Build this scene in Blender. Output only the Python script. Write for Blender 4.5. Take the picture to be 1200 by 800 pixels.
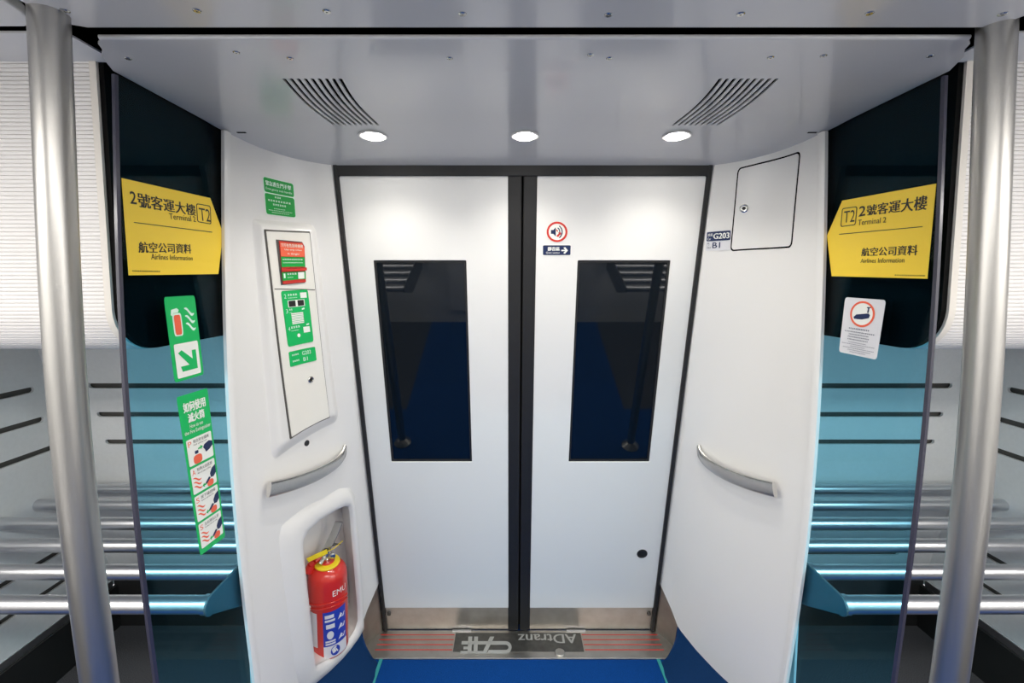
import bpy, bmesh, math, random
from mathutils import Vector, Matrix
from mathutils.bvhtree import BVHTree
random.seed(7)
for o in list(bpy.data.objects): bpy.data.objects.remove(o, do_unlink=True)
SC = bpy.context.scene
COL = SC.collection

# ------------------------------------------------------------------ camera, world, exposure
F, PX, PY = 533.0, 597.0, 372.0            # focal length and principal point in photo pixels
TILT = math.radians(4.29)
CAM = Vector((-.05, 0, 1.75))
cam = bpy.data.cameras.new('camera'); co = bpy.data.objects.new('camera', cam); COL.objects.link(co)
cam.sensor_width = 36.0; cam.lens = 36.0 * F / 1200.0
cam.shift_x = (600 - PX) / 1200.0; cam.shift_y = (PY - 400) / 1200.0
cam.clip_start = 0.01
co.location = CAM; co.rotation_euler = (math.pi/2 - TILT, 0, 0)
SC.camera = co
SC.view_settings.view_transform = 'Standard'; SC.view_settings.look = 'None'
SC.view_settings.gamma = 1.0; SC.view_settings.use_curve_mapping = False
SC.view_settings.exposure = 1.45
W = bpy.data.worlds.new('world'); SC.world = W; W.use_nodes = True
W.node_tree.nodes['Background'].inputs[0].default_value = (0.9, 0.9, 0.92, 1)
W.node_tree.nodes['Background'].inputs[1].default_value = 0.35
SALOON_LIGHT, AISLE_LIGHT, SPOT_LIGHT, SPOT_POWER = 9.0, 9.0, 40.0, 5.0

FW = Vector((0, math.cos(TILT), -math.sin(TILT))); DN = Vector((0, -math.sin(TILT), -math.cos(TILT)))
def ray(px, py): return (FW + Vector((1, 0, 0))*((px-PX)/F) + DN*((py-PY)/F))

# ------------------------------------------------------------------ materials
def mat(name, col, rough=0.5, metal=0.0, spec=0.5, emit=None, es=0.0, coat=0.0, bump=None, noise=None, aniso=None):
    m = bpy.data.materials.new(name); m.use_nodes = True
    nt = m.node_tree; b = nt.nodes['Principled BSDF']
    b.inputs['Base Color'].default_value = (*col, 1); b.inputs['Roughness'].default_value = rough
    b.inputs['Metallic'].default_value = metal; b.inputs['Specular IOR Level'].default_value = spec
    b.inputs['Coat Weight'].default_value = coat; b.inputs['Coat Roughness'].default_value = 0.08
    if emit: b.inputs['Emission Color'].default_value = (*emit, 1); b.inputs['Emission Strength'].default_value = es
    if noise or bump:
        tc = nt.nodes.new('ShaderNodeTexCoord'); mp = nt.nodes.new('ShaderNodeMapping')
        nt.links.new(tc.outputs['Object'], mp.inputs[0])
        if aniso: mp.inputs['Scale'].default_value = aniso
    if noise:
        sc, amt, col2 = noise
        n = nt.nodes.new('ShaderNodeTexNoise'); n.inputs['Scale'].default_value = sc; n.inputs['Detail'].default_value = 4
        nt.links.new(mp.outputs[0], n.inputs['Vector'])
        r = nt.nodes.new('ShaderNodeValToRGB'); r.color_ramp.elements[0].position = 0.5-amt; r.color_ramp.elements[1].position = 0.5+amt
        r.color_ramp.elements[0].color = (*col2, 1); r.color_ramp.elements[1].color = (*col, 1)
        nt.links.new(n.outputs['Fac'], r.inputs[0]); nt.links.new(r.outputs[0], b.inputs['Base Color'])
    if bump:
        sc, st = bump
        n2 = nt.nodes.new('ShaderNodeTexNoise'); n2.inputs['Scale'].default_value = sc; n2.inputs['Detail'].default_value = 3
        nt.links.new(mp.outputs[0], n2.inputs['Vector'])
        bp = nt.nodes.new('ShaderNodeBump'); bp.inputs['Strength'].default_value = st; bp.inputs['Distance'].default_value = 0.002
        nt.links.new(n2.outputs['Fac'], bp.inputs['Height']); nt.links.new(bp.outputs[0], b.inputs['Normal'])
    return m
M = {}
M['white'] = mat('white_panel', (.80, .79, .77), .32, coat=.25)
M['door'] = mat('door_paint', (.80, .80, .79), .28, coat=.25)
M['cover'] = mat('cover_white', (.82, .80, .74), .4)
M['ceil'] = mat('ceiling_paint', (.62, .62, .63), .22, coat=.35)
M['soffit'] = mat('saloon_ceiling', (.75, .75, .75), .5)
M['rib'] = mat('ribbed_plastic', (.78, .76, .75), .45)
M['cream'] = mat('cream_rim', (.74, .70, .64), .5)
M['grey'] = mat('grey_laminate', (.74, .74, .735), .55, noise=(60, .25, (.70, .70, .695)))
M['steel'] = mat('brushed_steel', (.46, .45, .43), .36, 1.0, noise=(18, .3, (.41, .40, .385)), aniso=(4, 4, .25))
M['tube'] = mat('satin_aluminium', (.66, .66, .68), .30, 1.0)
M['handle'] = mat('handle_steel', (.70, .68, .65), .24, 1.0)
M['sill'] = mat('worn_steel', (.62, .59, .55), .42, 1.0, noise=(14, .3, (.46, .43, .39)), bump=(160, .15))
M['darksteel'] = mat('dark_worn_steel', (.16, .155, .145), .5, .8, noise=(30, .3, (.10, .095, .09)))
M['kick'] = mat('corner_steel', (.40, .37, .34), .42, 1.0, noise=(10, .35, (.25, .23, .21)))
M['bracket'] = mat('bracket_metal', (.16, .16, .165), .45, .3)
M['letter'] = mat('raised_lettering', (.42, .41, .39), .5, .2)
M['rubber'] = mat('black_rubber', (.012, .012, .013), .55)
M['black'] = mat('black_panel', (.003, .003, .003), .6, spec=.06)
M['void'] = mat('dark_gap', (.004, .004, .004), .9, spec=0)
M['slot'] = mat('slot_brown', (.085, .078, .07), .6)  # even dark brown of the slot backings, cabinet seam, joint line and recess
M['pane'] = mat('dark_window_pane', (.003, .006, .010), .03, spec=.6)
M['blue'] = mat('blue_carpet', (.004, .060, .27), .95, spec=.1, noise=(420, .22, (.002, .038, .17)), bump=(420, .6))
M['greycarpet'] = mat('grey_carpet', (.12, .12, .13), .95, spec=.1, noise=(300, .2, (.03, .03, .033)), bump=(300, .6))
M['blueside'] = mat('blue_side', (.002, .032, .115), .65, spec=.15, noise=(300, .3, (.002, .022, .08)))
M['teal'] = mat('teal_strip', (.03, .30, .30), .5)
M['skirt'] = mat('black_skirt', (.012, .012, .012), .55)
M['yellow'] = mat('sign_yellow', (.95, .66, .04), .45)
M['ink'] = mat('ink_black', (.012, .011, .010), .5)
M['navy'] = mat('ink_navy', (.006, .020, .085), .45)
M['green'] = mat('sign_green', (.0, .47, .11), .45)
M['green2'] = mat('sign_green_dark', (.0, .36, .05), .45)
M['cyan'] = mat('pale_ink', (.72, .92, .80), .5)
M['paper'] = mat('sticker_white', (.86, .87, .82), .45)
M['palegrey'] = mat('sticker_grey', (.72, .72, .75), .45)
M['red'] = mat('ink_red', (.62, .035, .025), .45)
M['orange'] = mat('ink_orange', (.85, .13, .06), .45)
M['redpaint'] = mat('extinguisher_red', (.60, .022, .012), .28, coat=.5)
M['bluelabel'] = mat('label_blue', (.02, .05, .42), .4)
M['tagyellow'] = mat('tag_yellow', (.88, .68, .02), .45)
M['chrome'] = mat('lever_metal', (.62, .62, .60), .22, 1.0)
M['lamp'] = mat('lamp_glow', (1, 1, 1), .4, emit=(1, .95, .86), es=SPOT_LIGHT)
M['strip'] = mat('light_diffuser', (1, 1, 1), .4, emit=(1, .965, .905), es=SALOON_LIGHT)
M['strip2'] = mat('light_diffuser_aisle', (1, 1, 1), .4, emit=(1, .965, .905), es=AISLE_LIGHT)
M['edge'] = mat('glass_edge', (.035, .035, .06), .22, spec=.7)
def glass_mat():
    m = bpy.data.materials.new('teal_glass'); m.use_nodes = True; nt = m.node_tree
    for n in list(nt.nodes): nt.nodes.remove(n)
    out = nt.nodes.new('ShaderNodeOutputMaterial'); mx = nt.nodes.new('ShaderNodeMixShader')
    tr = nt.nodes.new('ShaderNodeBsdfTransparent'); gl = nt.nodes.new('ShaderNodeBsdfGlossy'); fr = nt.nodes.new('ShaderNodeLayerWeight'); pw = nt.nodes.new('ShaderNodeMath'); pw.operation = 'POWER'; pw.inputs[1].default_value = 4.0; mu = nt.nodes.new('ShaderNodeMath'); mu.operation = 'MULTIPLY_ADD'; mu.inputs[1].default_value = .16; mu.inputs[2].default_value = .008
    tr.inputs[0].default_value = (.575, .89, 1.0, 1); gl.inputs['Roughness'].default_value = .02; fr.inputs[0].default_value = .5
    nt.links.new(fr.outputs[1], pw.inputs[0]); nt.links.new(pw.outputs[0], mu.inputs[0]); nt.links.new(mu.outputs[0], mx.inputs[0]); nt.links.new(tr.outputs[0], mx.inputs[1]); nt.links.new(gl.outputs[0], mx.inputs[2])
    nt.links.new(mx.outputs[0], out.inputs[0]); return m
M['glass'] = glass_mat()

# ------------------------------------------------------------------ mesh helpers
def obj(name, verts, faces, m, parent=None, smooth=None, bevel=0.0, fix=True):
    me = bpy.data.meshes.new(name); me.from_pydata([tuple(v) for v in verts], [], faces); me.validate()
    if fix:
        bm = bmesh.new(); bm.from_mesh(me); bmesh.ops.recalc_face_normals(bm, faces=bm.faces); bm.to_mesh(me); bm.free()
    me.materials.append(M[m] if isinstance(m, str) else m)
    o = bpy.data.objects.new(name, me); COL.objects.link(o)
    if parent: o.parent = parent; o.matrix_parent_inverse = parent.matrix_world.inverted()
    if smooth is not None:
        for p in me.polygons: p.use_smooth = True
        me.set_sharp_from_angle(angle=math.radians(smooth))
    if bevel:
        b = o.modifiers.new('bevel', 'BEVEL'); b.width = bevel; b.segments = 2; b.limit_method = 'ANGLE'
    return o
def tag(o, label, cat, group=None, kind=None):
    o['label'] = label; o['category'] = cat
    if group: o['group'] = group
    if kind: o['kind'] = kind
    return o
def empty(name, loc, label, cat, group=None):
    o = bpy.data.objects.new(name, None); COL.objects.link(o); o.location = loc; o.empty_display_size = .05
    bpy.context.view_layer.update()
    return tag(o, label, cat, group)
class G:                                       # a growing list of verts and faces
    def __init__(s): s.v = []; s.f = []
    def add(s, v, f):
        n = len(s.v); s.v += [Vector(x) for x in v]; s.f += [tuple(i+n for i in q) for q in f]; return s
    def box(s, x0, x1, y0, y1, z0, z1):
        v = [(x, y, z) for x in (x0, x1) for y in (y0, y1) for z in (z0, z1)]
        return s.add(v, [(0,1,3,2),(4,6,7,5),(0,4,5,1),(2,3,7,6),(0,2,6,4),(1,5,7,3)])
    def hexa(s, p):                            # 8 points, bottom loop then top loop
        return s.add(p, [(3,2,1,0),(4,5,6,7),(0,1,5,4),(1,2,6,5),(2,3,7,6),(3,0,4,7)])
    def prism(s, loop, off):                   # closed loop of 3D points extruded by off
        n = len(loop); off = Vector(off)
        v = [Vector(p) for p in loop] + [Vector(p)+off for p in loop]
        return s.add(v, [tuple(range(n))[::-1], tuple(range(n, 2*n))] + [(i, (i+1)%n, (i+1)%n+n, i+n) for i in range(n)])
    def tube(s, a, b, r, n=20, r2=None, cap=True):
        a, b = Vector(a), Vector(b); d = (b-a).normalized(); r2 = r if r2 is None else r2
        u = d.orthogonal().normalized(); w = d.cross(u)
        v = [a+(u*math.cos(t)+w*math.sin(t))*r for t in [2*math.pi*i/n for i in range(n)]] + \
            [b+(u*math.cos(t)+w*math.sin(t))*r2 for t in [2*math.pi*i/n for i in range(n)]]
        f = [(i, (i+1)%n, (i+1)%n+n, i+n) for i in range(n)]
        if cap: f += [tuple(range(n))[::-1], tuple(range(n, 2*n))]
        return s.add(v, f)
    def lathe(s, prof, o=(0,0,0), ax=(0,0,1), n=28):   # prof: (r, h)
        o = Vector(o); ax = Vector(ax).normalized(); u = ax.orthogonal().normalized(); w = ax.cross(u)
        v = [o+ax*h+(u*math.cos(2*math.pi*i/n)+w*math.sin(2*math.pi*i/n))*max(r, 1e-5) for r, h in prof for i in range(n)]
        k = len(prof)
        f = [(j*n+i, j*n+(i+1)%n, (j+1)*n+(i+1)%n, (j+1)*n+i) for j in range(k-1) for i in range(n)]
        f += [tuple(range(n))[::-1], tuple(range((k-1)*n, k*n))]
        return s.add(v, f)
    def sweep(s, path, secs, closed_sec=True):  # path frames given as lists of section points
        n = len(secs[0]); v = [p for q in secs for p in q]
        f = [(j*n+i, j*n+(i+1)%n, (j+1)*n+(i+1)%n, (j+1)*n+i) for j in range(len(secs)-1) for i in range(n)]
        f += [tuple(range(n))[::-1], tuple(range((len(secs)-1)*n, len(secs)*n))]
        return s.add(v, f)
    def o(s, name, m, parent=None, **k): return obj(name, s.v, s.f, m, parent, **k)

def flat_fill(loops):                          # 2D outer loop and hole loops -> filled mesh (verts2d, faces)
    c = bpy.data.curves.new('tmp', 'CURVE'); c.dimensions = '2D'; c.fill_mode = 'BOTH'
    for L in loops:
        sp = c.splines.new('POLY'); sp.points.add(len(L)-1); sp.use_cyclic_u = True
        for p, q in zip(sp.points, L): p.co = (q[0], q[1], 0, 1)
    o = bpy.data.objects.new('tmp', c); COL.objects.link(o)
    dg = bpy.context.evaluated_depsgraph_get(); me = bpy.data.meshes.new_from_object(o.evaluated_get(dg))
    v = [(p.co.x, p.co.y) for p in me.vertices]; f = [tuple(p.vertices) for p in me.polygons]
    bpy.data.objects.remove(o); bpy.data.curves.remove(c); bpy.data.meshes.remove(me)
    return v, f
def slab_with_holes(loops, fn, thick, walls=True):     # fn(x, y, depth) -> 3D; front at depth 0, back at thick
    v2, f2 = flat_fill(loops); n = len(v2)
    g = G(); g.add([fn(x, y, 0) for x, y in v2], f2); g.add([fn(x, y, thick) for x, y in v2], [q[::-1] for q in f2])
    for L in loops:
        k = len(L); g.add([fn(x, y, 0) for x, y in L]+[fn(x, y, thick) for x, y in L], [(i, (i+1)%k, (i+1)%k+k, i+k) for i in range(k)])
    bm = bmesh.new(); vs = [bm.verts.new(p) for p in g.v]
    for q in g.f:
        try: bm.faces.new([vs[i] for i in q])
        except ValueError: pass
    bmesh.ops.remove_doubles(bm, verts=bm.verts, dist=1e-5)
    bm.verts.index_update(); h = G(); h.v = [v.co.copy() for v in bm.verts]; h.f = [tuple(v.index for v in q.verts) for q in bm.faces]; bm.free()
    return h
def stadium(x0, x1, y, r, n=6):                # long slot along x with round ends
    L = [(x1+r*math.sin(t), y-r*math.cos(t)) for t in [math.pi*i/n for i in range(n+1)]]
    return L + [(x0-r*math.sin(t), y+r*math.cos(t)) for t in [math.pi*i/n for i in range(n+1)]]
def rrect(x0, y0, x1, y1, r, n=4):
    L = []
    for cx, cy, a in ((x1-r, y0+r, -90), (x1-r, y1-r, 0), (x0+r, y1-r, 90), (x0+r, y0+r, 180)):
        for i in range(n+1):
            t = math.radians(a+90*i/n); L.append((cx+r*math.cos(t), cy+r*math.sin(t)))
    return L
def circle(cx, cy, rx, ry=None, n=28):
    ry = rx if ry is None else ry
    return [(cx+rx*math.cos(2*math.pi*i/n), cy+ry*math.sin(2*math.pi*i/n)) for i in range(n)]
_tc = {}
def text2d(s, off=0.0):
    off = 0.0                        # glyph outlines filled, normalised to the unit square, v running down
    if (s, off) in _tc: return _tc[(s, off)]
    c = bpy.data.curves.new('tmp', 'FONT'); c.body = s; c.resolution_u = 3; c.offset = off
    o = bpy.data.objects.new('tmp', c); COL.objects.link(o)
    dg = bpy.context.evaluated_depsgraph_get(); me = bpy.data.meshes.new_from_object(o.evaluated_get(dg))
    v = [(p.co.x, p.co.y) for p in me.vertices]; f = [tuple(p.vertices) for p in me.polygons]
    bpy.data.objects.remove(o); bpy.data.curves.remove(c); bpy.data.meshes.remove(me)
    x0 = min(p[0] for p in v); x1 = max(p[0] for p in v); y0 = min(p[1] for p in v); y1 = max(p[1] for p in v)
    r = ([((x-x0)/(x1-x0), (y1-y)/(y1-y0)) for x, y in v], f); _tc[(s, off)] = r; return r

# ------------------------------------------------------------------ surfaces and things lying on them
class Plane:
    def __init__(s, p, n): s.p = Vector(p); s.n = Vector(n).normalized()
    def hit(s, px, py):
        d = ray(px, py); return CAM + d*((s.p-CAM).dot(s.n)/d.dot(s.n))
    def lift(s, q, off): return q - s.n*((q-s.p).dot(s.n)-off)
class Skin:
    def __init__(s, objs):
        v = []; f = []
        for o in objs:
            n = len(v); v += [o.matrix_world @ w.co for w in o.data.vertices]; f += [tuple(i+n for i in p.vertices) for p in o.data.polygons]
        s.b = BVHTree.FromPolygons(v, f)
    def hit(s, px, py):
        d = ray(px, py).normalized(); h = s.b.ray_cast(CAM, d)
        if h[0] is None: h = s.b.find_nearest(CAM + d*2.0)
        return h[0]
    def lift(s, q, off):
        l, n, i, d = s.b.find_nearest(q)
        if n.dot(CAM-l) < 0: n = -n
        return l + n*off
class Quad:                                    # a quad on a surface from four of its corners (TL, TR, BR, BL)
    def __init__(s, surf, c): s.s = surf; s.c = [surf.hit(*p) for p in c]
    def at(s, u, v, off=0.0):
        a, b, c, d = s.c
        return s.s.lift((a*(1-u)+b*u)*(1-v)+(d*(1-u)+c*u)*v, off)
    def sub(s, u0, v0, u1, v1):
        q = Quad.__new__(Quad); q.s = s.s; q.c = [s.at(u0, v0), s.at(u1, v0), s.at(u1, v1), s.at(u0, v1)]; return q
def put(g, q, v2, f, off):
    if isinstance(q.s, Skin):                  # cut up so that it follows the curved panel
        us = [v[0] for v in v2]; ws = [v[1] for v in v2]
        L = (q.c[1]-q.c[0]).length; H = (q.c[3]-q.c[0]).length
        bm = bmesh.new(); vs = [bm.verts.new((x, y, 0)) for x, y in v2]
        for t in f:
            try: bm.faces.new([vs[i] for i in t])
            except ValueError: pass
        for ax, lo, hi, D in ((0, min(us), max(us), L), (1, min(ws), max(ws), H)):
            n = int((hi-lo)*D/.006); n = min(n, 40)
            for k in range(1, n+1):
                c = [0, 0, 0]; c[ax] = lo+(hi-lo)*k/(n+1); d = [0, 0, 0]; d[ax] = 1
                bmesh.ops.bisect_plane(bm, geom=bm.verts[:]+bm.edges[:]+bm.faces[:], plane_co=c, plane_no=d, dist=1e-7)
        bm.verts.index_update(); v2 = [(v.co.x, v.co.y) for v in bm.verts]; f = [tuple(v.index for v in t.verts) for t in bm.faces]; bm.free()
    g.add([q.at(x, y, off) for x, y in v2], f); return g
def poly(g, q, loop, off):
    if isinstance(q.s, Skin): v, f = flat_fill([loop]); return put(g, q, v, f, off)
    return put(g, q, loop, [tuple(range(len(loop)))], off)
def plate(g, q, loop, off, base=0.0002):       # thin sheet with its own edge thickness
    n = len(loop); poly(g, q, loop, off)
    return g.add([q.at(x, y, off) for x, y in loop]+[q.at(x, y, base) for x, y in loop], [(i, (i+1)%n, (i+1)%n+n, i+n) for i in range(n)])
def fill(g, q, loops, off):
    v, f = flat_fill(loops); return put(g, q, v, f, off)
def word(g, q, s, box, off, bold=0.0):
    v, f = text2d(s); u0, v0, u1, v1 = box
    b = bold*5/max(1, len(s)) if bold else 0
    for k, dx, dy in ((0, -b, 0), (1, b, 0), (2, 0, b*1.5)) if bold else ((0, 0, 0),): put(g, q, [(u0+(x+dx)*(u1-u0), v0+(y+dy)*(v1-v0)) for x, y in v], f, off+k*.00004)
    return g
def marks(g, q, box, n, off, rows=1):          # rows of little strokes for print too small to read
    u0, v0, u1, v1 = box
    for r in range(rows):
        h = (v1-v0)/rows; a = v0+r*h
        for i in range(n):
            w = (u1-u0)/n; b = u0+i*w
            for k in range(2):
                y = a+h*(.08+.38*k); poly(g, q, [(b+w*.12, y), (b+w*(.6+.28*random.random()), y), (b+w*.88, y+h*.2), (b+w*.12, y+h*.2)], off)
            x = b+w*(.25+.4*random.random()); poly(g, q, [(x, a), (x+w*.16, a), (x+w*.16, a+h*.75), (x, a+h*.75)], off)
    return g

FZ = -.08                                      # floor level
# ------------------------------------------------------------------ the leaning body side and door plane
def yd(z): return 2.231 - .2315*(z-.08)
LEAN = Vector((0, .2315, -1)).normalized()     # direction down the door
NRM = Vector((0, -1, -.2315)).normalized()     # outward from the door towards the aisle
def DP(x, z, off=0.0): return Vector((x, yd(z), z)) + NRM*off
DOOR = Plane(DP(0, 1), NRM)
def YW(z): return yd(z)+.10
GX = .95                                       # plane of the glass screens
def bowed(X, table):                           # y of a bowed upright standing in the plane x = X, as a function of z
    P = []
    for px, py in table:
        d = ray(px, py); q = CAM + d*((X-CAM.x)/d.x); P.append((q.z, q.y))
    P.sort()
    def f(z):
        for (z0, a), (z1, b) in zip(P, P[1:]):
            if z <= z1: break
        z = min(z, P[-1][0]+.01)
        return a+(b-a)*(z-z0)/(z1-z0)
    zs = [FZ+(2.3-FZ)*i/60 for i in range(61)]; ys = [f(z) for z in zs]
    for _ in range(60): ys = [ys[0]]+[(ys[i-1]+2*ys[i]+ys[i+1])/4 for i in range(1, 60)]+[ys[-1]]
    def g(z):
        u = max(0, min(59.999, (z-FZ)/(2.3-FZ)*60)); i = int(u); return ys[i]+(ys[i+1]-ys[i])*(u-i)
    return g
YP = [100, 200, 300, 400, 500, 600, 700, 800]
FRONT = {-1: bowed(-GX, list(zip((137, 136, 138, 142, 149, 158, 169.5, 183), YP))), 1: bowed(GX, list(zip((1105, 1104, 1100, 1093.5, 1085, 1074.5, 1062, 1047.5), YP)))}
BACK = {-1: bowed(-GX, list(zip((262, 262, 262, 263.5, 268, 275, 285, 298), YP))), 1: bowed(GX, list(zip((967.5, 967.5, 966, 963, 958, 951, 938, 921), YP)))}
POLE = {-1: bowed(-.887, list(zip((64, 64.5, 67, 72, 80, 90, 103, 117), YP))), 1: bowed(.887, list(zip((1162, 1161.5, 1159, 1155, 1148, 1139, 1127, 1112), YP)))}
ZS = [FZ+.002+(2.225-FZ)*i/40 for i in range(41)]
                    # body side behind the racks

# floor, with the sill in front of the doors
g = G()
YS = 2.087
g.add([(-.93, -.9, FZ), (.93, -.9, FZ), (.93, 2.6, FZ), (-.93, 2.6, FZ)], [(0,1,2,3)])
fl = g.o('floor', 'blue'); tag(fl, 'deep blue carpet floor of the vestibule and aisle', 'floor', kind='structure')
g = G()
for s in (-1, 1):
    g.add([(s*.93, -.9, FZ), (s*.93, .55, FZ), (s*4.5, .55, FZ), (s*4.5, -.9, FZ)], [(0,1,2,3)])
    g.add([(s*.93, 1.09, FZ), (s*.93, 2.6, FZ), (s*4.5, 2.6, FZ), (s*4.5, 1.09, FZ)], [(0,1,2,3)])
g.o('carpet_border', 'greycarpet', fl)
g = G()
for s in (-1, 1): g.add([(s*.93, .55, FZ), (s*.93, 1.09, FZ), (s*4.5, 1.09, FZ), (s*4.5, .55, FZ)], [(0,1,2,3)])
g.o('aisle_carpet', 'blue', fl)
for s in (-1, 1):
    g = G(); g.box(s*.676-.008, s*.676+.008, 1.3, YS, FZ+.0005, FZ+.004); g.o('edge_strip', 'teal', fl)

# vestibule ceiling, slightly sloping to the door
def ZC(y): return 2.235 - .33*max(0, y-1.36)**2
def cz(x, y, d): return Vector((x, y, ZC(y)+d))
def vent_slots(s):
    out = []
    for i in range(9):
        xa = s*(.586-.0167*i); L = []
        n = 8; w = .0042
        path = [(xa - s*.000*t + s*(.012*math.sin(math.pi*t)), 1.122+(1.432-1.122)*t) for t in [k/n for k in range(n+1)]]
        L = [(x-w, y) for x, y in path] + [(path[-1][0], path[-1][1]+.003)] + [(x+w, y) for x, y in path[::-1]] + [(path[0][0], path[0][1]-.003)]
        out.append(L)
    return out
def bez_plan(z, t, s=1):                            # plan curve of the white side panel, t 0 at door crease, 1 at glass; x positive
    e = max(0, min(1, (1.4-z)/1.2)); y1 = yd(z)-.012-.05*e; p1 = Vector((.714+.046*e, y1)); yb = BACK[s](z); p3 = Vector((GX, yb)); p2 = Vector((GX-.018, yb+(y1-yb)*.80))
    k = max(0, min(1, (z-.15)/1.5)); p2 = ((p1+p3)/2).lerp(p2, .15+.85*k*k*(3-2*k))
    return p1*(1-t)**2 + p2*2*t*(1-t) + p3*t*t
edge = [(.868, .948), (.885, .962), (.897, .985), (.925, 1.015), (.957, 1.08)] + [(.959, 1.44)] + \
       [(bez_plan(2.2, t).x+.008, bez_plan(2.2, t).y) for t in (.85, .7, .55, .4, .25, .1, 0)] + [(.74, yd(2.2)+.06)]
outer = edge + [(-x, y) for x, y in edge[::-1]]
LAMPS = [(-.492, 1.515), (.0, 1.515), (.492, 1.515)]
holes = [c for s in (-1, 1) for c in vent_slots(s)] + [circle(x, y, .040, n=32) for x, y in LAMPS]
g = slab_with_holes([outer]+holes, lambda x, y, d: Vector((x, y, d)), .004)
bm = bmesh.new(); vs = [bm.verts.new(p) for p in g.v]
for q in g.f: bm.faces.new([vs[i] for i in q])
for k in range(9): bmesh.ops.bisect_plane(bm, geom=bm.verts[:]+bm.edges[:]+bm.faces[:], plane_co=(0, 1.38+.042*k, 0), plane_no=(0, 1, 0))
bm.verts.index_update(); g = G(); g.v = [cz(*v.co) for v in bm.verts]; g.f = [tuple(v.index for v in q.verts) for q in bm.faces]; bm.free()
ce = g.o('ceiling', 'ceil', smooth=30)
tag(ce, 'glossy pale grey vestibule ceiling panel with slotted vents and downlights', 'ceiling', kind='structure')
g = G()                                        # rolled front lip
n = 10
sec = [[Vector((x, .948-.005*math.sin(a), ZC(.9)+.005-.005*math.cos(a))) for a in [math.pi*k/n for k in range(n+1)]] for x in (-.868, .868)]
g.sweep(None, sec); g.o('front_lip', 'ceil', ce, smooth=40)
CEIL = Plane((0, .9, ZC(.9)), Vector((0, 0, -1)))
def screw(q, ax, r, parent):
    g = G(); g.lathe([(r, -.001), (r, .0012), (r*.72, .0024), (r*.3, .0024), (r*.28, .0008)], q, ax, 16); g.o('screw', 'chrome', parent, smooth=30)
for px, py in ((150, 68), (277, 61), (340, 68), (527, 68), (692, 64), (714, 68), (903, 67), (965, 65), (1090, 65)):
    screw(CEIL.hit(px, py), CEIL.n, .007, ce)
for s in (-1, 1):                              # small access slot near each side edge
    g = G(); c = CEIL.hit(283 if s < 0 else 952, 153); z = ZC(c.y); g.box(c.x-.014, c.x+.014, c.y-.004, c.y+.004, z-.0015, z+.002); g.o('slot', 'void', ce)

# aisle ceiling above the camera
AZ = 2.240
g = G()
e = [(.862, .916), (.885, .906), (.900, .875), (.906, .80), (.906, -.9)]
loop = e + [(-x, y) for x, y in e[::-1]]
g.prism([Vector((x, y, AZ)) for x, y in loop], (0, 0, .02))
ca = g.o('ceiling', 'ceil', bevel=.004); tag(ca, 'pale grey aisle ceiling panel with a row of screws along its edge', 'ceiling', kind='structure')
AIS = Plane((0, 0, AZ), (0, 0, -1))
for px, py in ((76, 12), (231, 12), (383, 13), (542, 16), (713, 17), (868, 16), (1019, 15), (1175, 16)): screw(AIS.hit(px, py), (0, 0, -1), .0075, ca)
g = G(); g.box(-4.5, 4.5, -.9, 2.4, 2.36, 2.37)
rv = g.o('ceiling', 'void'); tag(rv, 'black roof void showing in the gap between ceiling panels', 'ceiling', kind='structure')
for s in (-1, 1):                              # saloon ceilings either side
    g = G(); e = [(.935, -.9), (.937, .83), (.945, .875), (.965, .912), (.99, .922), (4.5, .922), (4.5, -.9)]
    g.prism([Vector((s*x, y, 2.246)) for x, y in e], (0, 0, .02)); o = g.o('ceiling', 'soffit', bevel=.003)
    tag(o, 'white saloon ceiling panel beyond the %s pole' % ('left' if s < 0 else 'right'), 'ceiling', kind='structure')

# side panels of the vestibule: white above, steel at the door corner, blue below
def surf_pt(s, z, t, off=0.0):                 # t<0 is the narrow facet between crease and door gasket
    if t < 0: 
        p = bez_plan(z, 0, s)*(1+t) + Vector((.706, yd(z)+.01))*(-t)
    else: p = bez_plan(z, t, s)
    return Vector((s*(p.x+off), p.y+off*.4, z))
TS = [-1, -.66, -.33, -.1, 0] + [i/22 for i in range(1, 23)]
def zbot(t):
    if t < 0: return .125 + .125*(-t)
    if t < .1: return .125 - .65*t
    return .06 - .02*min(1, (t-.1)/.2) + .25*max(0, t-.4)**2
def panel_solid(zlo, zhi, s, ts, nz, off, th):
    g = G(); nt = len(ts)
    def P(k, j, o):
        a, b = zlo(ts[j]), zhi(ts[j]); z = a+(b-a)*k/nz; return surf_pt(s, z, ts[j], o)
    v = [P(k, j, off) for k in range(nz+1) for j in range(nt)] + [P(k, j, off+th) for k in range(nz+1) for j in range(nt)]
    N = (nz+1)*nt; f = []
    for k in range(nz):
        for j in range(nt-1):
            a = k*nt+j; f += [(a, a+1, a+nt+1, a+nt), (a+N, a+nt+N, a+nt+1+N, a+1+N)]
    for j in range(nt-1): f += [(j, j+N, j+1+N, j+1), (nz*nt+j, nz*nt+j+1, nz*nt+j+1+N, nz*nt+j+N)]
    for k in range(nz): f += [(k*nt, (k+1)*nt, (k+1)*nt+N, k*nt+N), (k*nt+nt-1, k*nt+nt-1+N, (k+1)*nt+nt-1+N, (k+1)*nt+nt-1)]
    return g.add(v, f)
WALL = {}
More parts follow.
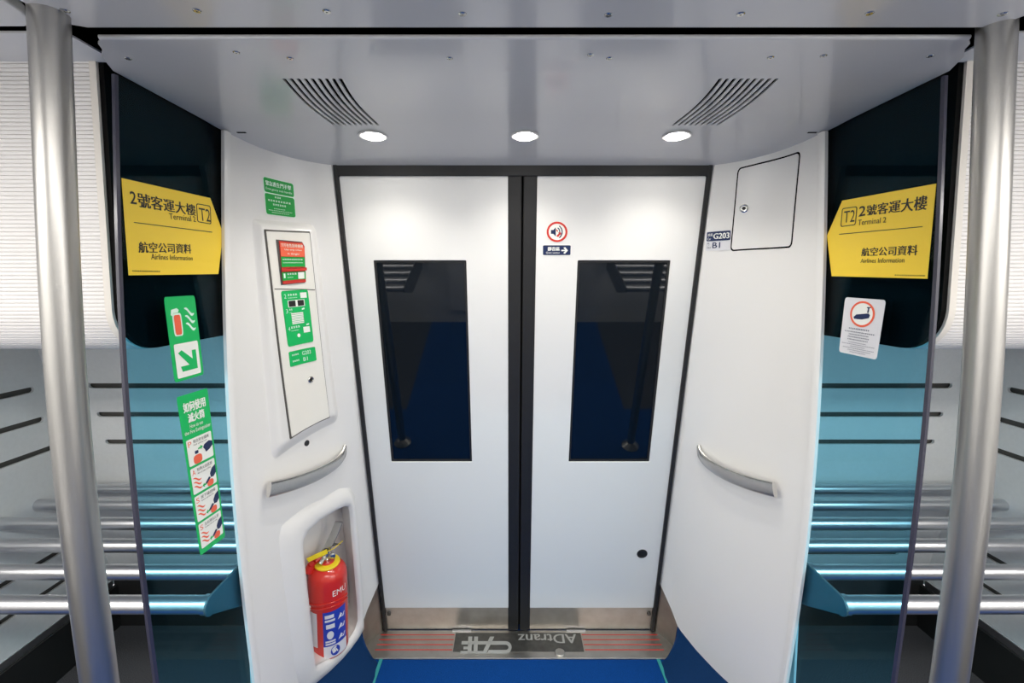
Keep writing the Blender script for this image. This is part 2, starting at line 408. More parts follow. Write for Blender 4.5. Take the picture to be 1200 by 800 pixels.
for s in (-1, 1):
    side = 'left' if s < 0 else 'right'
    g = panel_solid(zbot, lambda t: ZC(surf_pt(1, 2.2, t).y)+.004, s, TS, 30, 0, .005)
    w = g.o('wall_'+side, 'white', smooth=40); WALL[s] = w
    tag(w, 'glossy white curved vestibule panel on the %s of the doors' % side, 'wall', kind='structure')
    g = G(); g.sweep(None, [[Vector((s*x, BACK[s](z)+d, z)) for x, d in ((GX-.001, -.014), (GX-.012, -.016), (GX-.017, -.010), (GX-.017, .012), (GX-.001, .010))] for z in [.10+(2.226-.10)*i/30 for i in range(31)]]); g.o('edge_trim', 'white', w, smooth=40)
    tl = [t for t in TS if t <= 0]
    g = panel_solid(lambda t: FZ, zbot, s, [-1, -.5, 0, .045, .09], 4, -.002, .01); o = g.o('trim_%d' % (1 if s < 0 else 2), 'kick', smooth=30)
    tag(o, 'scuffed stainless corner plate at the foot of the %s panel' % side, 'corner plate', kind='structure')
    g = G(); ts = [.07, .09]+[i/22 for i in range(3, 23)]; rows = []
    for t in ts:
        a = surf_pt(s, zbot(t)+.004, t, .006); b = Vector((s*(.70-.03*min(1, (t-.07)/.25)), min(a.y, 2.08)-.004, FZ))
        rows.append([a.lerp(b, k/5)+Vector((s*.02*math.sin(math.pi*k/5), 0, 0)) for k in range(6)]+[b+Vector((s*.05, 0, 0)), a+Vector((s*.003, 0, 0))])
    g.sweep(None, rows); o = g.o('baseboard_'+side, 'blueside', smooth=40)
    tag(o, 'dark blue carpeted kick panel under the %s white panel' % side, 'kick panel', kind='structure')
def front_only(s):
    g = G(); nt = len(TS); v = [surf_pt(s, -.12+2.36*k/40, t) for k in range(41) for t in TS]
    g.add(v, [(k*nt+j, k*nt+j+1, (k+1)*nt+j+1, (k+1)*nt+j) for k in range(40) for j in range(nt-1)])
    return g
class Sheet(Skin):
    def __init__(s, g): s.b = BVHTree.FromPolygons(g.v, g.f)
SKIN = {s: Sheet(front_only(s)) for s in (-1, 1)}

# doors: two leaves, windows, seals, kick plates
DS = math.sqrt(1+.2315**2)
def dloc(x, w, d): return DP(x, w, -d)
ZT, ZB = DOOR.hit(500, 205).z, DOOR.hit(520, 712).z
wz1, wz0 = DOOR.hit(490, 305).z, DOOR.hit(505, 541).z
for s in (-1, 1):
    x0, x1 = .055, .697
    L = [(s*x0, ZB), (s*x1, ZB), (s*x1, ZT-.012), (s*(x1-.012), ZT), (s*x0, ZT)]
    hole = rrect(min(s*.222, s*.592), wz0, max(s*.222, s*.592), wz1, .004)
    g = slab_with_holes([L, hole], dloc, .035); d = g.o('door_%d' % (1 if s < 0 else 2), 'door', bevel=.0015)
    tag(d, '%s leaf of the white sliding door pair with a narrow dark window' % ('left' if s < 0 else 'right'), 'door', kind='structure')
    xa, xb = min(s*.222, s*.592), max(s*.222, s*.592)
    g = slab_with_holes([rrect(xa, wz0, xb, wz1, .004), rrect(xa+.009, wz0+.009, xb-.009, wz1-.009, .004)], lambda x, w, q: dloc(x, w, q+.004), .02)
    wn = g.o('window_frame', 'rubber', d)
    g = G(); g.hexa([dloc(x, w, q) for q in (.008, .016) for x, w in ((xa+.006, wz0+.006), (xb-.006, wz0+.006), (xb-.006, wz1-.006), (xa+.006, wz1-.006))]); g.o('window_pane', 'pane', d)
    g = G(); g.hexa([dloc(x, w, q) for q in (-.004, .03) for x, w in ((s*.003, FZ+.012), (s*.056, FZ+.012), (s*.056, ZT+.01), (s*.003, ZT+.01))])
    g.o('rubber_seal', 'rubber', d, bevel=.006)
    g = G(); g.hexa([dloc(x, w, q) for q in (.006, .03) for x, w in ((s*.057, FZ+.004), (s*.70, FZ+.004), (s*.70, ZB), (s*.057, ZB))]); k = g.o('kick_plate', 'sill', d)
    g = G(); g.tube(dloc(s*.675, .04, .006), dloc(s*.675, .04, -.004), .010, 12); g.o('roller_bolt', 'darksteel', k, smooth=30)
# round lock on the right leaf
lk = DOOR.hit(752.5, 648.5)
g = G(); g.lathe([(.026, -.004), (.026, .002), (.022, .004), (.020, .001), (.004, .001)], lk, NRM, 24)
tag(g.o('door_lock', 'rubber', smooth=30), 'small round black lock low on the right door leaf', 'lock')
# gaskets and header
for s in (-1, 1):
    g = G(); g.hexa([dloc(x, w, q) for q in (-.012, .06) for x, w in ((s*.692, FZ+.01), (s*.709, FZ+.01), (s*.709, 2.23), (s*.692, 2.23))])
    o = g.o('trim_%d' % (3 if s < 0 else 4), 'rubber', bevel=.004); tag(o, 'black rubber gasket down the %s edge of the doorway' % ('left' if s < 0 else 'right'), 'gasket', kind='structure')
g = G(); g.hexa([dloc(x, w, q) for q in (-.010, .06) for x, w in ((-.708, ZT-.004), (.708, ZT-.004), (.708, ZT+.09), (-.708, ZT+.09))])
o = g.o('trim_5', 'rubber', bevel=.003); tag(o, 'black header strip above the door leaves', 'header', kind='structure')
g = G(); g.hexa([dloc(x, w, q) for q in (.05, .07) for x, w in ((-.95, -.2), (.95, -.2), (.95, 2.4), (-.95, 2.4))])
o = g.o('wall_door', 'void'); tag(o, 'black void behind the door leaves', 'wall', kind='structure')

# luggage bays either side: body side, end wall, skirting
XO = 2.155
def slabs(s, name, kind_label, cat, loops, fn, m, th):
    o = slab_with_holes(loops, fn, th).o(name, m); tag(o, kind_label, cat, kind='structure'); return o
SLZ = [1.283, 1.14, .997, .50, .35]
for s in (-1, 1):
    side = 'left' if s < 0 else 'right'
    fn = lambda x, w, d: Vector((s*x, YW(w)+d, w))
    o = slabs(s, 'wall_back_'+side, 'grey body side wall with long slots behind the %s luggage rack' % side, 'wall',
        [[(.90, .205), (XO, .205), (XO, 2.3), (.90, 2.3)]] + [stadium(1.02, 1.965, z, .0125) for z in SLZ], fn, 'grey', .012)
    g = G(); g.hexa([fn(x, w, d) for d in (.02, .028) for x, w in ((.92, .25), (XO-.01, .25), (XO-.01, 2.2), (.92, 2.2))]); g.o('slot_backing', 'slot', o)
    fn2 = lambda y, w, d: Vector((s*(XO+d), y, w))
    poly_ = [(1.0, .155), (YW(.155)+.0, .155), (YW(2.3), 2.3), (1.0, 2.3)]
    o = slabs(s, 'wall_end_'+side, 'grey end wall with long slots closing the %s luggage bay' % side, 'wall',
        [poly_] + [stadium(1.12, YW(z)-.08, z, .0125) for z in SLZ], fn2, 'grey', .012)
    g = G(); g.box(s*(XO+.02), s*(XO+.028), 1.05, 1.8, .2, 2.0); g.hexa([fn2(y, w, d) for d in (.02, .028) for y, w in ((1.05, .2), (YW(.2)-.03, .2), (YW(1.6)-.03, 1.6), (1.05, 1.6))]); g.o('slot_backing', 'slot', o)
    g = G(); g.box(s*(XO+.0), s*(XO-.006), 1.0, YW(.15)-.02, .150, .185); g.o('edge_strip', 'tube', o)
    g = G(); g.box(s*XO, s*(XO-.02), 1.0, 2.34, FZ, .150); g.box(s*.95, s*XO, 2.31, 2.33, FZ, .25)
    tag(g.o('baseboard_bay_'+side, 'skirt'), 'black skirting around the foot of the %s luggage bay' % side, 'skirting', kind='structure')
    g = G(); g.add([Vector((s*.990, 1.56, FZ)), Vector((s*.990, YW(0)+.02, FZ)), Vector((s*.990, YW(2.3)+.02, 2.3)), Vector((s*.990, 1.56, 2.3)),
                    Vector((s*.998, 1.56, FZ)), Vector((s*.998, YW(0)+.02, FZ)), Vector((s*.998, YW(2.3)+.02, 2.3)), Vector((s*.998, 1.56, 2.3))], [(0,1,2,3),(7,6,5,4),(0,4,5,1),(1,5,6,2),(2,6,7,3),(3,7,4,0)])
    tag(g.o('wall_partition_'+side, 'grey'), 'grey partition between the %s luggage bay and the doorway' % side, 'wall', kind='structure')
# far side of the carriage behind the camera (seen only as reflections)
g = G(); g.box(-4.5, 4.5, -.92, -.9, FZ, 2.3); o = g.o('wall_opposite', 'grey'); tag(o, 'grey body side on the opposite side of the carriage', 'wall', kind='structure')
g = G()
for s in (-1, 1): g.box(s*.06, s*.70, -.90, -.88, .08, 2.0)
g.o('door_panel', 'door', o)
g = G()
for s in (-1, 1): g.box(s*.2, s*.6, -.88, -.875, .8, 1.75)
g.o('window_pane', 'pane', o)
for s in (-1, 1):
    g = G(); g.box(s*4.5, s*4.52, -.9, 2.4, FZ, 2.3); tag(g.o('wall_far_'+('left' if s < 0 else 'right'), 'soffit'), 'pale wall at the far %s end of the saloon' % ('left' if s < 0 else 'right'), 'wall', kind='structure')

# ------------------------------------------------------------------ saloon light strips (out of the frame above the camera)
for s in (-1, 1):
    r = empty('ceiling_light', (s*2.4, -.30, 2.246), 'long white light strip along the saloon ceiling at the %s' % ('left' if s < 0 else 'right'), 'ceiling light')
    g = G(); g.box(s*1.15, s*3.9, -.52, -.08, 2.232, 2.246); g.o('housing', 'soffit', r)
    g = G(); g.add([(s*1.17, -.50, 2.230), (s*3.88, -.50, 2.230), (s*3.88, -.10, 2.230), (s*1.17, -.10, 2.230)], [(0,1,2,3)]); g.o('diffuser', 'strip', r)
for y in (-.12,):
    r = empty('ceiling_light', (0, y, AZ), 'white light strip across the aisle ceiling behind the camera', 'ceiling light')
    g = G(); g.box(-.72, .72, y-.13, y+.13, AZ-.014, AZ); g.o('housing', 'soffit', r)
    g = G(); g.add([(-.70, y-.11, AZ-.016), (.70, y-.11, AZ-.016), (.70, y+.11, AZ-.016), (-.70, y+.11, AZ-.016)], [(0,1,2,3)]); g.o('diffuser', 'strip2', r)

# ------------------------------------------------------------------ downlights and vents
where = {0: 'above the left door leaf', 1: 'above the middle of the doors', 2: 'above the right door leaf'}
for i, (x, y) in enumerate(LAMPS):
    z = ZC(y); r = empty('downlight', (x, y, z), 'small round recessed downlight lit in the ceiling %s' % where[i], 'downlight', 'recessed downlights')
    g = G(); g.lathe([(.0398, .012), (.0398, .0), (.047, .0), (.047, -.002), (.043, -.0035), (.036, -.001), (.026, .005), (.026, .010)], (x, y, z), (0, 0, 1), 32); g.o('ring', 'soffit', r, smooth=40)
    g = G(); g.lathe([(.025, .007), (.025, .004), (.016, .002), (.0, .001)], (x, y, z), (0, 0, 1), 24); g.o('lamp', 'lamp', r, smooth=40)
    l = bpy.data.lights.new('downlight_beam', 'SPOT'); l.energy = SPOT_POWER; l.spot_size = math.radians(130); l.spot_blend = .8; l.shadow_soft_size = .02; l.color = (1, .95, .86)
    lo = bpy.data.objects.new('beam', l); COL.objects.link(lo); lo.location = (x, y, z-.006); lo.parent = r; lo.matrix_parent_inverse = r.matrix_world.inverted()
for s in (-1, 1):
    side = 'left' if s < 0 else 'right'
    g = G(); g.box(s*.43, s*.61, 1.10, 1.45, ZC(1.25)+.0045, ZC(1.25)+.05)
    v = g.o('air_vent', 'void'); tag(v, 'air vent of nine curved black slots in the ceiling on the %s' % side, 'air vent', 'ceiling air vents')

# ------------------------------------------------------------------ glass screens
for s in (-1, 1):
    side = 'left' if s < 0 else 'right'
    r = empty('glass_screen', (s*GX, 1.27, FZ), 'tall teal tinted glass screen beside the %s pole' % side, 'glass screen', None)
    g = G(); g.sweep(None, [[Vector((s*x, y, z)) for x, y in ((GX, FRONT[s](z)+.0082), (GX+.010, FRONT[s](z)+.0082), (GX+.010, BACK[s](z)-.001), (GX, BACK[s](z)-.001))] for z in ZS]); g.o('glass_pane', 'glass', r)
    g = G(); g.sweep(None, [[Vector((s*x, FRONT[s](z)+d, z)) for x, d in ((GX-.0006, .008), (GX+.0015, .0), (GX+.0085, .0), (GX+.0106, .008))] for z in ZS]); g.o('polished_edge', 'edge', r, smooth=50)
    r['label'] = 'tall teal glass screen carrying the %s' % ('green fire extinguisher stickers' if s < 0 else 'white camera surveillance sticker')

# ------------------------------------------------------------------ grab poles
for s in (-1, 1):
    r = empty('grab_pole', (s*.887, POLE[s](FZ), FZ), 'brushed steel floor to ceiling pole in front of the %s' % ('glass screen with fire stickers' if s < 0 else 'glass screen with the camera sticker'), 'pole', None)
    g = G(); zz = [FZ+(2.27-FZ)*i/48 for i in range(49)]; g.sweep(None, [[Vector((s*.887+.0295*math.cos(a), POLE[s](z)+.0295*math.sin(a), z)) for a in [2*math.pi*k/40 for k in range(40)]] for z in zz]); g.o('tube', 'steel', r, smooth=40)
    g = G(); g.lathe([(.065, 0.0), (.065, .006), (.05, .02), (.036, .035), (.030, .04)], (s*.887, POLE[s](FZ), FZ), (0, 0, 1), 32); g.o('floor_flange', 'steel', r, smooth=40)

# ------------------------------------------------------------------ luggage racks
RZ = .765
RY = [1.33+.158*i for i in range(6)]
def rack(s, label):
    r = empty('luggage_rack', (s*.97, 1.4, RZ), label, 'luggage rack', 'tube luggage racks')
    for i, y in enumerate(RY):
        g = G(); g.tube((s*.978, y, RZ), (s*(XO-.001), y, RZ), .026 if i == 0 else .0245, 28); t = g.o('tube', 'tube', r, smooth=40)
        g = G(); g.tube((s*.972, y, RZ), (s*.988, y, RZ), .029, 28); g.o('end_collar', 'tube', t, smooth=40)
    g = G(); g.prism([Vector((s*.964, y, z)) for y, z in [(RY[0]-.032*math.sin(a), RZ-.032*math.cos(a)) for a in [math.pi*k/10 for k in range(11)]]+[(YW(RZ)-.01, RZ+.032), (YW(RZ)-.01, RZ-.17), (1.60, RZ-.17), (1.47, RZ-.11)]], (s*.008, 0, 0)); g.o('bracket', 'bracket', r, bevel=.002)
    return r
r1 = rack(-1, 'luggage rack of steel tubes behind the glass with fire extinguisher stickers')
r2 = rack(1, 'luggage rack of steel tubes behind the glass with the camera sticker')
def dup_tree(o, parent=None):
    c = o.copy(); COL.objects.link(c)
    if parent: c.parent = parent; c.matrix_parent_inverse = o.matrix_parent_inverse.copy()
    for ch in list(o.children): dup_tree(ch, c)
    return c
# opposite racks, turned half round about the middle of the aisle
for src, tx in ((r1, 'left'), (r2, 'right')):
    c = dup_tree(src); c.location = (-src.location.x, 1.28-src.location.y, RZ); c.rotation_euler = (0, 0, math.pi)
    c['label'] = 'opposite luggage rack reflected in the %s door window' % ('right' if tx == 'left' else 'left'); c['group'] = 'opposite luggage racks'

# ------------------------------------------------------------------ overhead units with a ribbed front and black end cheek
def unit_profile(rib):
    P = []; yf, zt, zb, R = 1.083, 2.262, 1.58, .11
    ts = []
    L = (zt-(zb+R)); A = R*math.pi/2; tot = L+A; n = int(tot/.0092)
    def at(u):
        if u < L: return Vector((0, yf, zt-u)), Vector((0, -1, 0))
        a = (u-L)/R; return Vector((0, yf+R-R*math.cos(a), zb+R-R*math.sin(a))), Vector((0, -math.cos(a), -math.sin(a)))
    if not rib:
        return [at(tot*i/40)[0] for i in range(41)]
    for i in range(n):
        u = tot*i/n; w = tot/n
        for f, h in ((0, -.0030), (.16, -.0030), (.22, .0006), (.60, .0014), (.95, .0006)):
            p, q = at(u+f*w); P.append(p+q*h)
    P.append(at(tot)[0]); return P
for s in (-1, 1):
    side = 'left' if s < 0 else 'right'
    r = empty('overhead_unit', (s*1.5, 1.2, 1.6), 'white ribbed overhead unit above the luggage rack beside the %s pole' % side, 'overhead unit')
    pr = unit_profile(True); xa, xb = s*1.008, s*(XO-.01); yb = 1.78
    v = [p+Vector((xa, 0, 0)) for p in pr]+[p+Vector((xb, 0, 0)) for p in pr]; n = len(pr)
    g = G(); g.add(v, [(i, i+1, i+1+n, i+n) for i in range(n-1)]); g.o('ribbed_front', 'rib', r, smooth=60, fix=False)
    g = G(); g.box(min(xa, xb), max(xa, xb), 1.192, yb+.1, 1.582, 1.60); g.o('underside', 'grey', r)
    p2 = unit_profile(False); 
    rim = [[p+Vector((s*x, dy, 0)) for x, dy in ((.995, -.004), (1.011, -.004), (1.011, .010), (.995, .010))] for p in p2]
    g = G(); g.sweep(None, rim); g.o('rim', 'cream', r, smooth=40)
    prof = [Vector((s*.982, p.y+.002, p.z+.001)) for p in p2] + [Vector((s*.982, 1.80, 1.581)), Vector((s*.982, 1.74, 2.262))]
    g = G(); g.prism(prof, (s*.012, 0, 0)); g.o('end_cheek', 'black', r)
    g = G(); g.box(s*.950, xb, .962, 1.085, 2.256, 2.260); g.o('top_fascia', 'soffit', r)

# ------------------------------------------------------------------ grab handles on the panels
def handle(s, label):
    S = SKIN[s]; mx = lambda px: px if s < 0 else 1223-px
    K = [(404, 523, -.004), (402.5, 531, .018), (396, 540, .036), (386, 547.5, .048), (370, 556, .056), (350, 564, .058), (330, 570, .055), (315, 573.5, .050)]
    def pt(px, py, d): h = S.hit(mx(px), py); return h + (CAM-h).normalized()*d
    kp = [pt(*k) for k in K]; N = 28; cen = []
    for i in range(N+1):
        u = i/N*(len(kp)-1); k = min(int(u), len(kp)-2); f = u-k
        p0, p1, p2, p3 = kp[max(0, k-1)], kp[k], kp[k+1], kp[min(len(kp)-1, k+2)]
        cen.append(.5*((2*p1)+(p2-p0)*f+(2*p0-5*p1+4*p2-p3)*f*f+(3*p1-p0-3*p2+p3)*f**3))
    a, b = kp[0], kp[-1]; secs = []
    for i in range(N+1):
        T = (cen[min(N, i+1)]-cen[max(0, i-1)]).normalized(); up = Vector((0, 0, 1)); up = (up-T*up.dot(T)).normalized(); sd = T.cross(up).normalized()
        hw = .0275*(.62+.38*min(1, i/16)); tw = .0095
        secs.append([cen[i]+up*(hw*math.copysign(abs(math.sin(q))**.7, math.sin(q)))+sd*(tw*math.copysign(abs(math.cos(q))**.7, math.cos(q))) for q in [2*math.pi*k/16 for k in range(16)]])
    r = empty('grab_bar', a, label, 'grab handle')
    g = G(); g.sweep(None, secs); g.o('grip', 'handle', r, smooth=45)
    g = G(); e = cen[-1]; e2 = cen[-4]; g.tube(S.lift(e2, -.004), e2, .010, 14); g.o('mount', 'handle', r, smooth=40)
handle(-1, 'curved brushed steel grab handle above the fire extinguisher niche')
handle(1, 'curved brushed steel grab handle on the plain right white panel')

# ------------------------------------------------------------------ right panel: hatch, car label
S = SKIN[1]
r = empty('access_hatch', S.hit(900, 290), 'square white access hatch with a round lock on the right panel', 'hatch')
q = Quad(S, ((864.5, 197), (938.5, 176.5), (928, 290), (855.5, 294.5)))
def grid_plate(g, q, rad, off, base, n=10):
    lp = rrect(0, 0, 1, 1, rad, 6); v = []; 
    N = len(lp)
    rings = [1.0, .96, .9, .8, .7, .6, .5, .4, .3, .2, .1]
    lp = [((a[0]*(1-k/8)+b[0]*k/8), (a[1]*(1-k/8)+b[1]*k/8)) for a, b in zip(lp, lp[1:]+lp[:1]) for k in (range(8) if (a[0]-b[0])**2+(a[1]-b[1])**2 > .1 else (0,))]; N = len(lp)
    v = [q.at(x, y, base) for x, y in lp]
    for k in rings: v += [q.at(.5+(x-.5)*k, .5+(y-.5)*k, off) for x, y in lp]
    f = [(j*N+i, j*N+(i+1)%N, (j+1)*N+(i+1)%N, (j+1)*N+i) for j in range(len(rings)) for i in range(N)]
    f.append(tuple(range(len(rings)*N, (len(rings)+1)*N)))
    return g.add(v, f)
g = G(); grid_plate(g, q, .06, .0006, -.001); g.o('seam', 'void', r)
q2 = q.sub(.022, .018, .978, .982)
g = G(); grid_plate(g, q2, .05, .0022, 0); g.o('lid', 'white', r, smooth=40)
c = S.hit(872, 244); n_ = (S.lift(c, 1)-S.lift(c, 0)).normalized()
g = G(); g.lathe([(.0155, .001), (.0155, .004), (.012, .0055), (.009, .004), (.008, .004)], c, n_, 24); lo = g.o('lock', 'chrome', r, smooth=30)
g = G(); g.lathe([(.0065, .003), (.0065, .0048), (.004, .005)], c, n_, 16); g.o('keyhole', 'rubber', lo, smooth=30)

q = Quad(S, ((828, 271.5), (857, 269), (856, 293), (826.5, 294)))
r = empty('car_number_label', S.hit(840, 282), 'small label reading G203 B1 beside the hatch on the right panel', 'label')
g = G(); plate(g, q, rrect(0, 0, 1, 1, .06), .0010); g.o('sticker', 'palegrey', r)
g = G(); plate(g, q, rrect(.02, .03, .98, .50, .05), .0015); g.o('blue_field', 'navy', r)
g = G(); word(g, q, 'G203', (.30, .12, .93, .40), .0022, .012); g.o('lettering', 'paper', r); g = G(); word(g, q, '車輛', (.06, .10, .26, .26), .0022); word(g, q, 'Car', (.06, .32, .20, .44), .0022); g.o('lettering', 'paper', r)
g = G(); word(g, q, 'B1', (.28, .58, .58, .86), .0022, .006); g.o('lettering', 'navy', r); g = G(); word(g, q, '門', (.06, .58, .14, .72), .0022); word(g, q, 'Door', (.06, .77, .22, .88), .0022); g.o('lettering', 'navy', r)

# ------------------------------------------------------------------ door stickers
q = Quad(DOOR, ((640, 259), (665.5, 259), (665.5, 284), (640, 284)))
r = empty('no_noise_sticker', DOOR.hit(652, 272), 'round white sticker with a red ring around a loudspeaker symbol', 'sticker')
g = G(); plate(g, q, circle(.5, .5, .5), .001); g.o('sticker', 'paper', r)
g = G(); fill(g, q, [circle(.5, .5, .48, n=40), circle(.5, .5, .385, n=40)], .0016); g.o('ring', 'red', r)
g = G(); poly(g, q, [(.22, .41), (.33, .41), (.44, .28), (.44, .72), (.33, .59), (.22, .59)], .0016)
for rr in (.22, .33):
    a = [math.radians(-52+104*i/8) for i in range(9)]
    poly(g, q, [(.38+rr*math.cos(t), .5+rr*math.sin(t)) for t in a]+[(.38+(rr+.05)*math.cos(t), .5+(rr+.05)*math.sin(t)) for t in a[::-1]], .0016)
g.o('loudspeaker', 'navy', r)
g = G(); poly(g, q, [(.46, .70), (.60, .54), (.66, .60), (.55, .74)], .0019); poly(g, q, [(.55, .52), (.68, .52), (.70, .62), (.62, .64)], .0019); poly(g, q, [(.47, .36), (.55, .46), (.51, .50), (.45, .40)], .0019); g.o('hand_mark', 'red', r)
q = Quad(DOOR, ((635.5, 286.5), (669.5, 286.5), (669, 299.5), (635.5, 299.5)))
r = empty('quiet_section_label', DOOR.hit(652, 293), 'small navy label with white arrow under the loudspeaker sticker', 'label')
g = G(); plate(g, q, rrect(0, 0, 1, 1, .06), .001); g.o('sticker', 'paper', r)
g = G(); plate(g, q, rrect(.02, .06, .98, .94, .06), .0015); g.o('field', 'navy', r)
g = G(); word(g, q, '靜音區', (.19, .20, .60, .55), .0021, .01); word(g, q, 'Quiet section', (.13, .63, .60, .83), .0021); g.o('lettering', 'paper', r)
g = G(); poly(g, q, [(.66, .46), (.79, .46), (.73, .28), (.79, .22), (.89, .52), (.79, .82), (.73, .76), (.79, .58), (.66, .58)], .0021); g.o('arrow', 'paper', r)

# ------------------------------------------------------------------ signs on the glass
GL = {s: Plane((s*GX, 0, 0), (-s, 0, 0)) for s in (-1, 1)}
def yellow_sign(s, label, out, quads):
    S = GL[s]; r = empty('terminal_sign', S.hit(*out[0]), label, 'sign')
    L = [S.hit(*p) for p in out]; g = G(); g.prism([S.lift(p, .0012) for p in L], (s*.001, 0, 0)); g.o('plate', 'yellow', r)
    g = G()
    for txt, qd, b in quads['t']: word(g, Quad(S, qd), txt, (0, 0, 1, 1), .0018, b)
    g.o('lettering', 'ink', r)
    q = Quad(S, quads['box']); g = G(); fill(g, q, [rrect(0, 0, 1, 1, .12), rrect(.055, .045, .945, .955, .09)], .0018); g.o('border', 'ink', r)
    g = G(); a, b = quads['line']; q = Quad(S, (a, b, (b[0], b[1]+.9), (a[0], a[1]+.9))); poly(g, q, [(0, 0), (1, 0), (1, 1), (0, 1)], .0018); g.o('divider', 'ink', r)
    g = G(); marks(g, Quad(S, quads['tiny']), (0, 0, 1, 1), 16, .0018); g.o('small_print', 'ink', r)
yellow_sign(-1, 'yellow arrow shaped Terminal 2 sign above the fire extinguisher sticker',
    [(142, 208.5), (246, 232), (261, 273), (255.5, 321), (150.5, 322.5)],
    {'t': [('2', ((151, 223.5), (158, 225), (159.5, 239), (152, 238)), .005), ('號客運大樓', ((160, 225), (227.5, 240), (229, 253), (161.5, 242.5)), .006),
           ('Terminal 2', ((197, 249.5), (228, 253.5), (229, 260), (198, 256.5)), .004), ('T2', ((232, 243), (245, 245.5), (246.5, 260), (233.5, 258)), .0),
           ('航空公司資料', ((161.5, 283), (223, 286), (223.5, 297), (162, 296)), .006), ('Airlines Information', ((176, 297), (225, 300), (225, 305), (176.5, 304)), .004)],
     'box': ((229, 238), (246, 241), (247, 263), (230.5, 260)), 'line': ((156, 260), (248, 271.5)), 'tiny': ((154, 316.5), (187, 317), (187, 319.5), (154, 319))})
yellow_sign(1, 'yellow arrow shaped Terminal 2 sign above the camera surveillance sticker',
    [(1097.5, 215), (1087, 326.5), (975, 323.5), (969.5, 276), (987.5, 235)],
    {'t': [('2', ((1008, 242), (1015.5, 240.5), (1014.5, 252), (1007, 253.5)), .005), ('號客運大樓', ((1017, 240.5), (1088, 228), (1086.5, 245.5), (1016, 252.5)), .006),
           ('Terminal 2', ((1006.5, 257.5), (1039.5, 254), (1039, 260.5), (1006, 264)), .004), ('T2', ((990, 247.5), (1003, 245.5), (1002, 259.5), (989, 261)), .0),
           ('航空公司資料', ((1011, 290.5), (1076.5, 286.5), (1075.5, 299), (1010, 300)), .006), ('Airlines Information', ((1009.5, 303), (1061, 301.5), (1060.5, 307.5), (1009, 308)), .004)],
     'box': ((987.5, 244), (1005.5, 241.5), (1003.5, 263.5), (985.5, 266)), 'line': ((984, 274), (1082, 265)), 'tiny': ((1049, 321.5), (1085, 322), (1085, 324.5), (1049, 323.5))})

def flames(g, q, u0, v0, u1, v1, off, n=3):
    for k in range(n):
        a = v0+(v1-v0)*k/n*.80; h = (v1-v0)*.36
        top = [(u0+(u1-u0)*t, a+h*(.10+.55*t-.16*math.sin(2*math.pi*t))) for t in [i/8 for i in range(9)]]
        bot = [(x, y+h*(.10+.26*math.sin(math.pi*i/8))) for i, (x, y) in enumerate(top)]
        poly(g, q, top+bot[::-1], off)
S = GL[-1]
q = Quad(S, ((191.5, 348), (227.5, 346), (238.5, 438.5), (204.5, 448.5)))
r = empty('extinguisher_location_sticker', S.hit(215, 400), 'green fire extinguisher sticker with a diagonal arrow on the glass', 'sticker')
g = G(); plate(g, q, rrect(0, 0, 1, 1, .055), .0012); g.o('sticker', 'green', r)
g = G(); poly(g, q, rrect(.10, .555, .905, .965, .03), .0018); g.o('white_field', 'paper', r)
g = G(); poly(g, q, [(.20, .665), (.32, .635), (.66, .765), (.66, .66), (.80, .66), (.80, .895), (.28, .895), (.24, .83), (.53, .83)], .0023); g.o('arrow', 'green', r)
g = G(); poly(g, q, rrect(.17, .195, .46, .465, .05), .0017); poly(g, q, [(.13, .21), (.16, .15), (.34, .135), (.40, .16), (.36, .19), (.22, .19), (.17, .225)], .0017); flames(g, q, .58, .13, .90, .47, .0018); g.o('pictogram', 'cyan', r)
g = G(); poly(g, q, rrect(.21, .215, .42, .45, .04), .0022); g.o('extinguisher_symbol', 'orange', r)

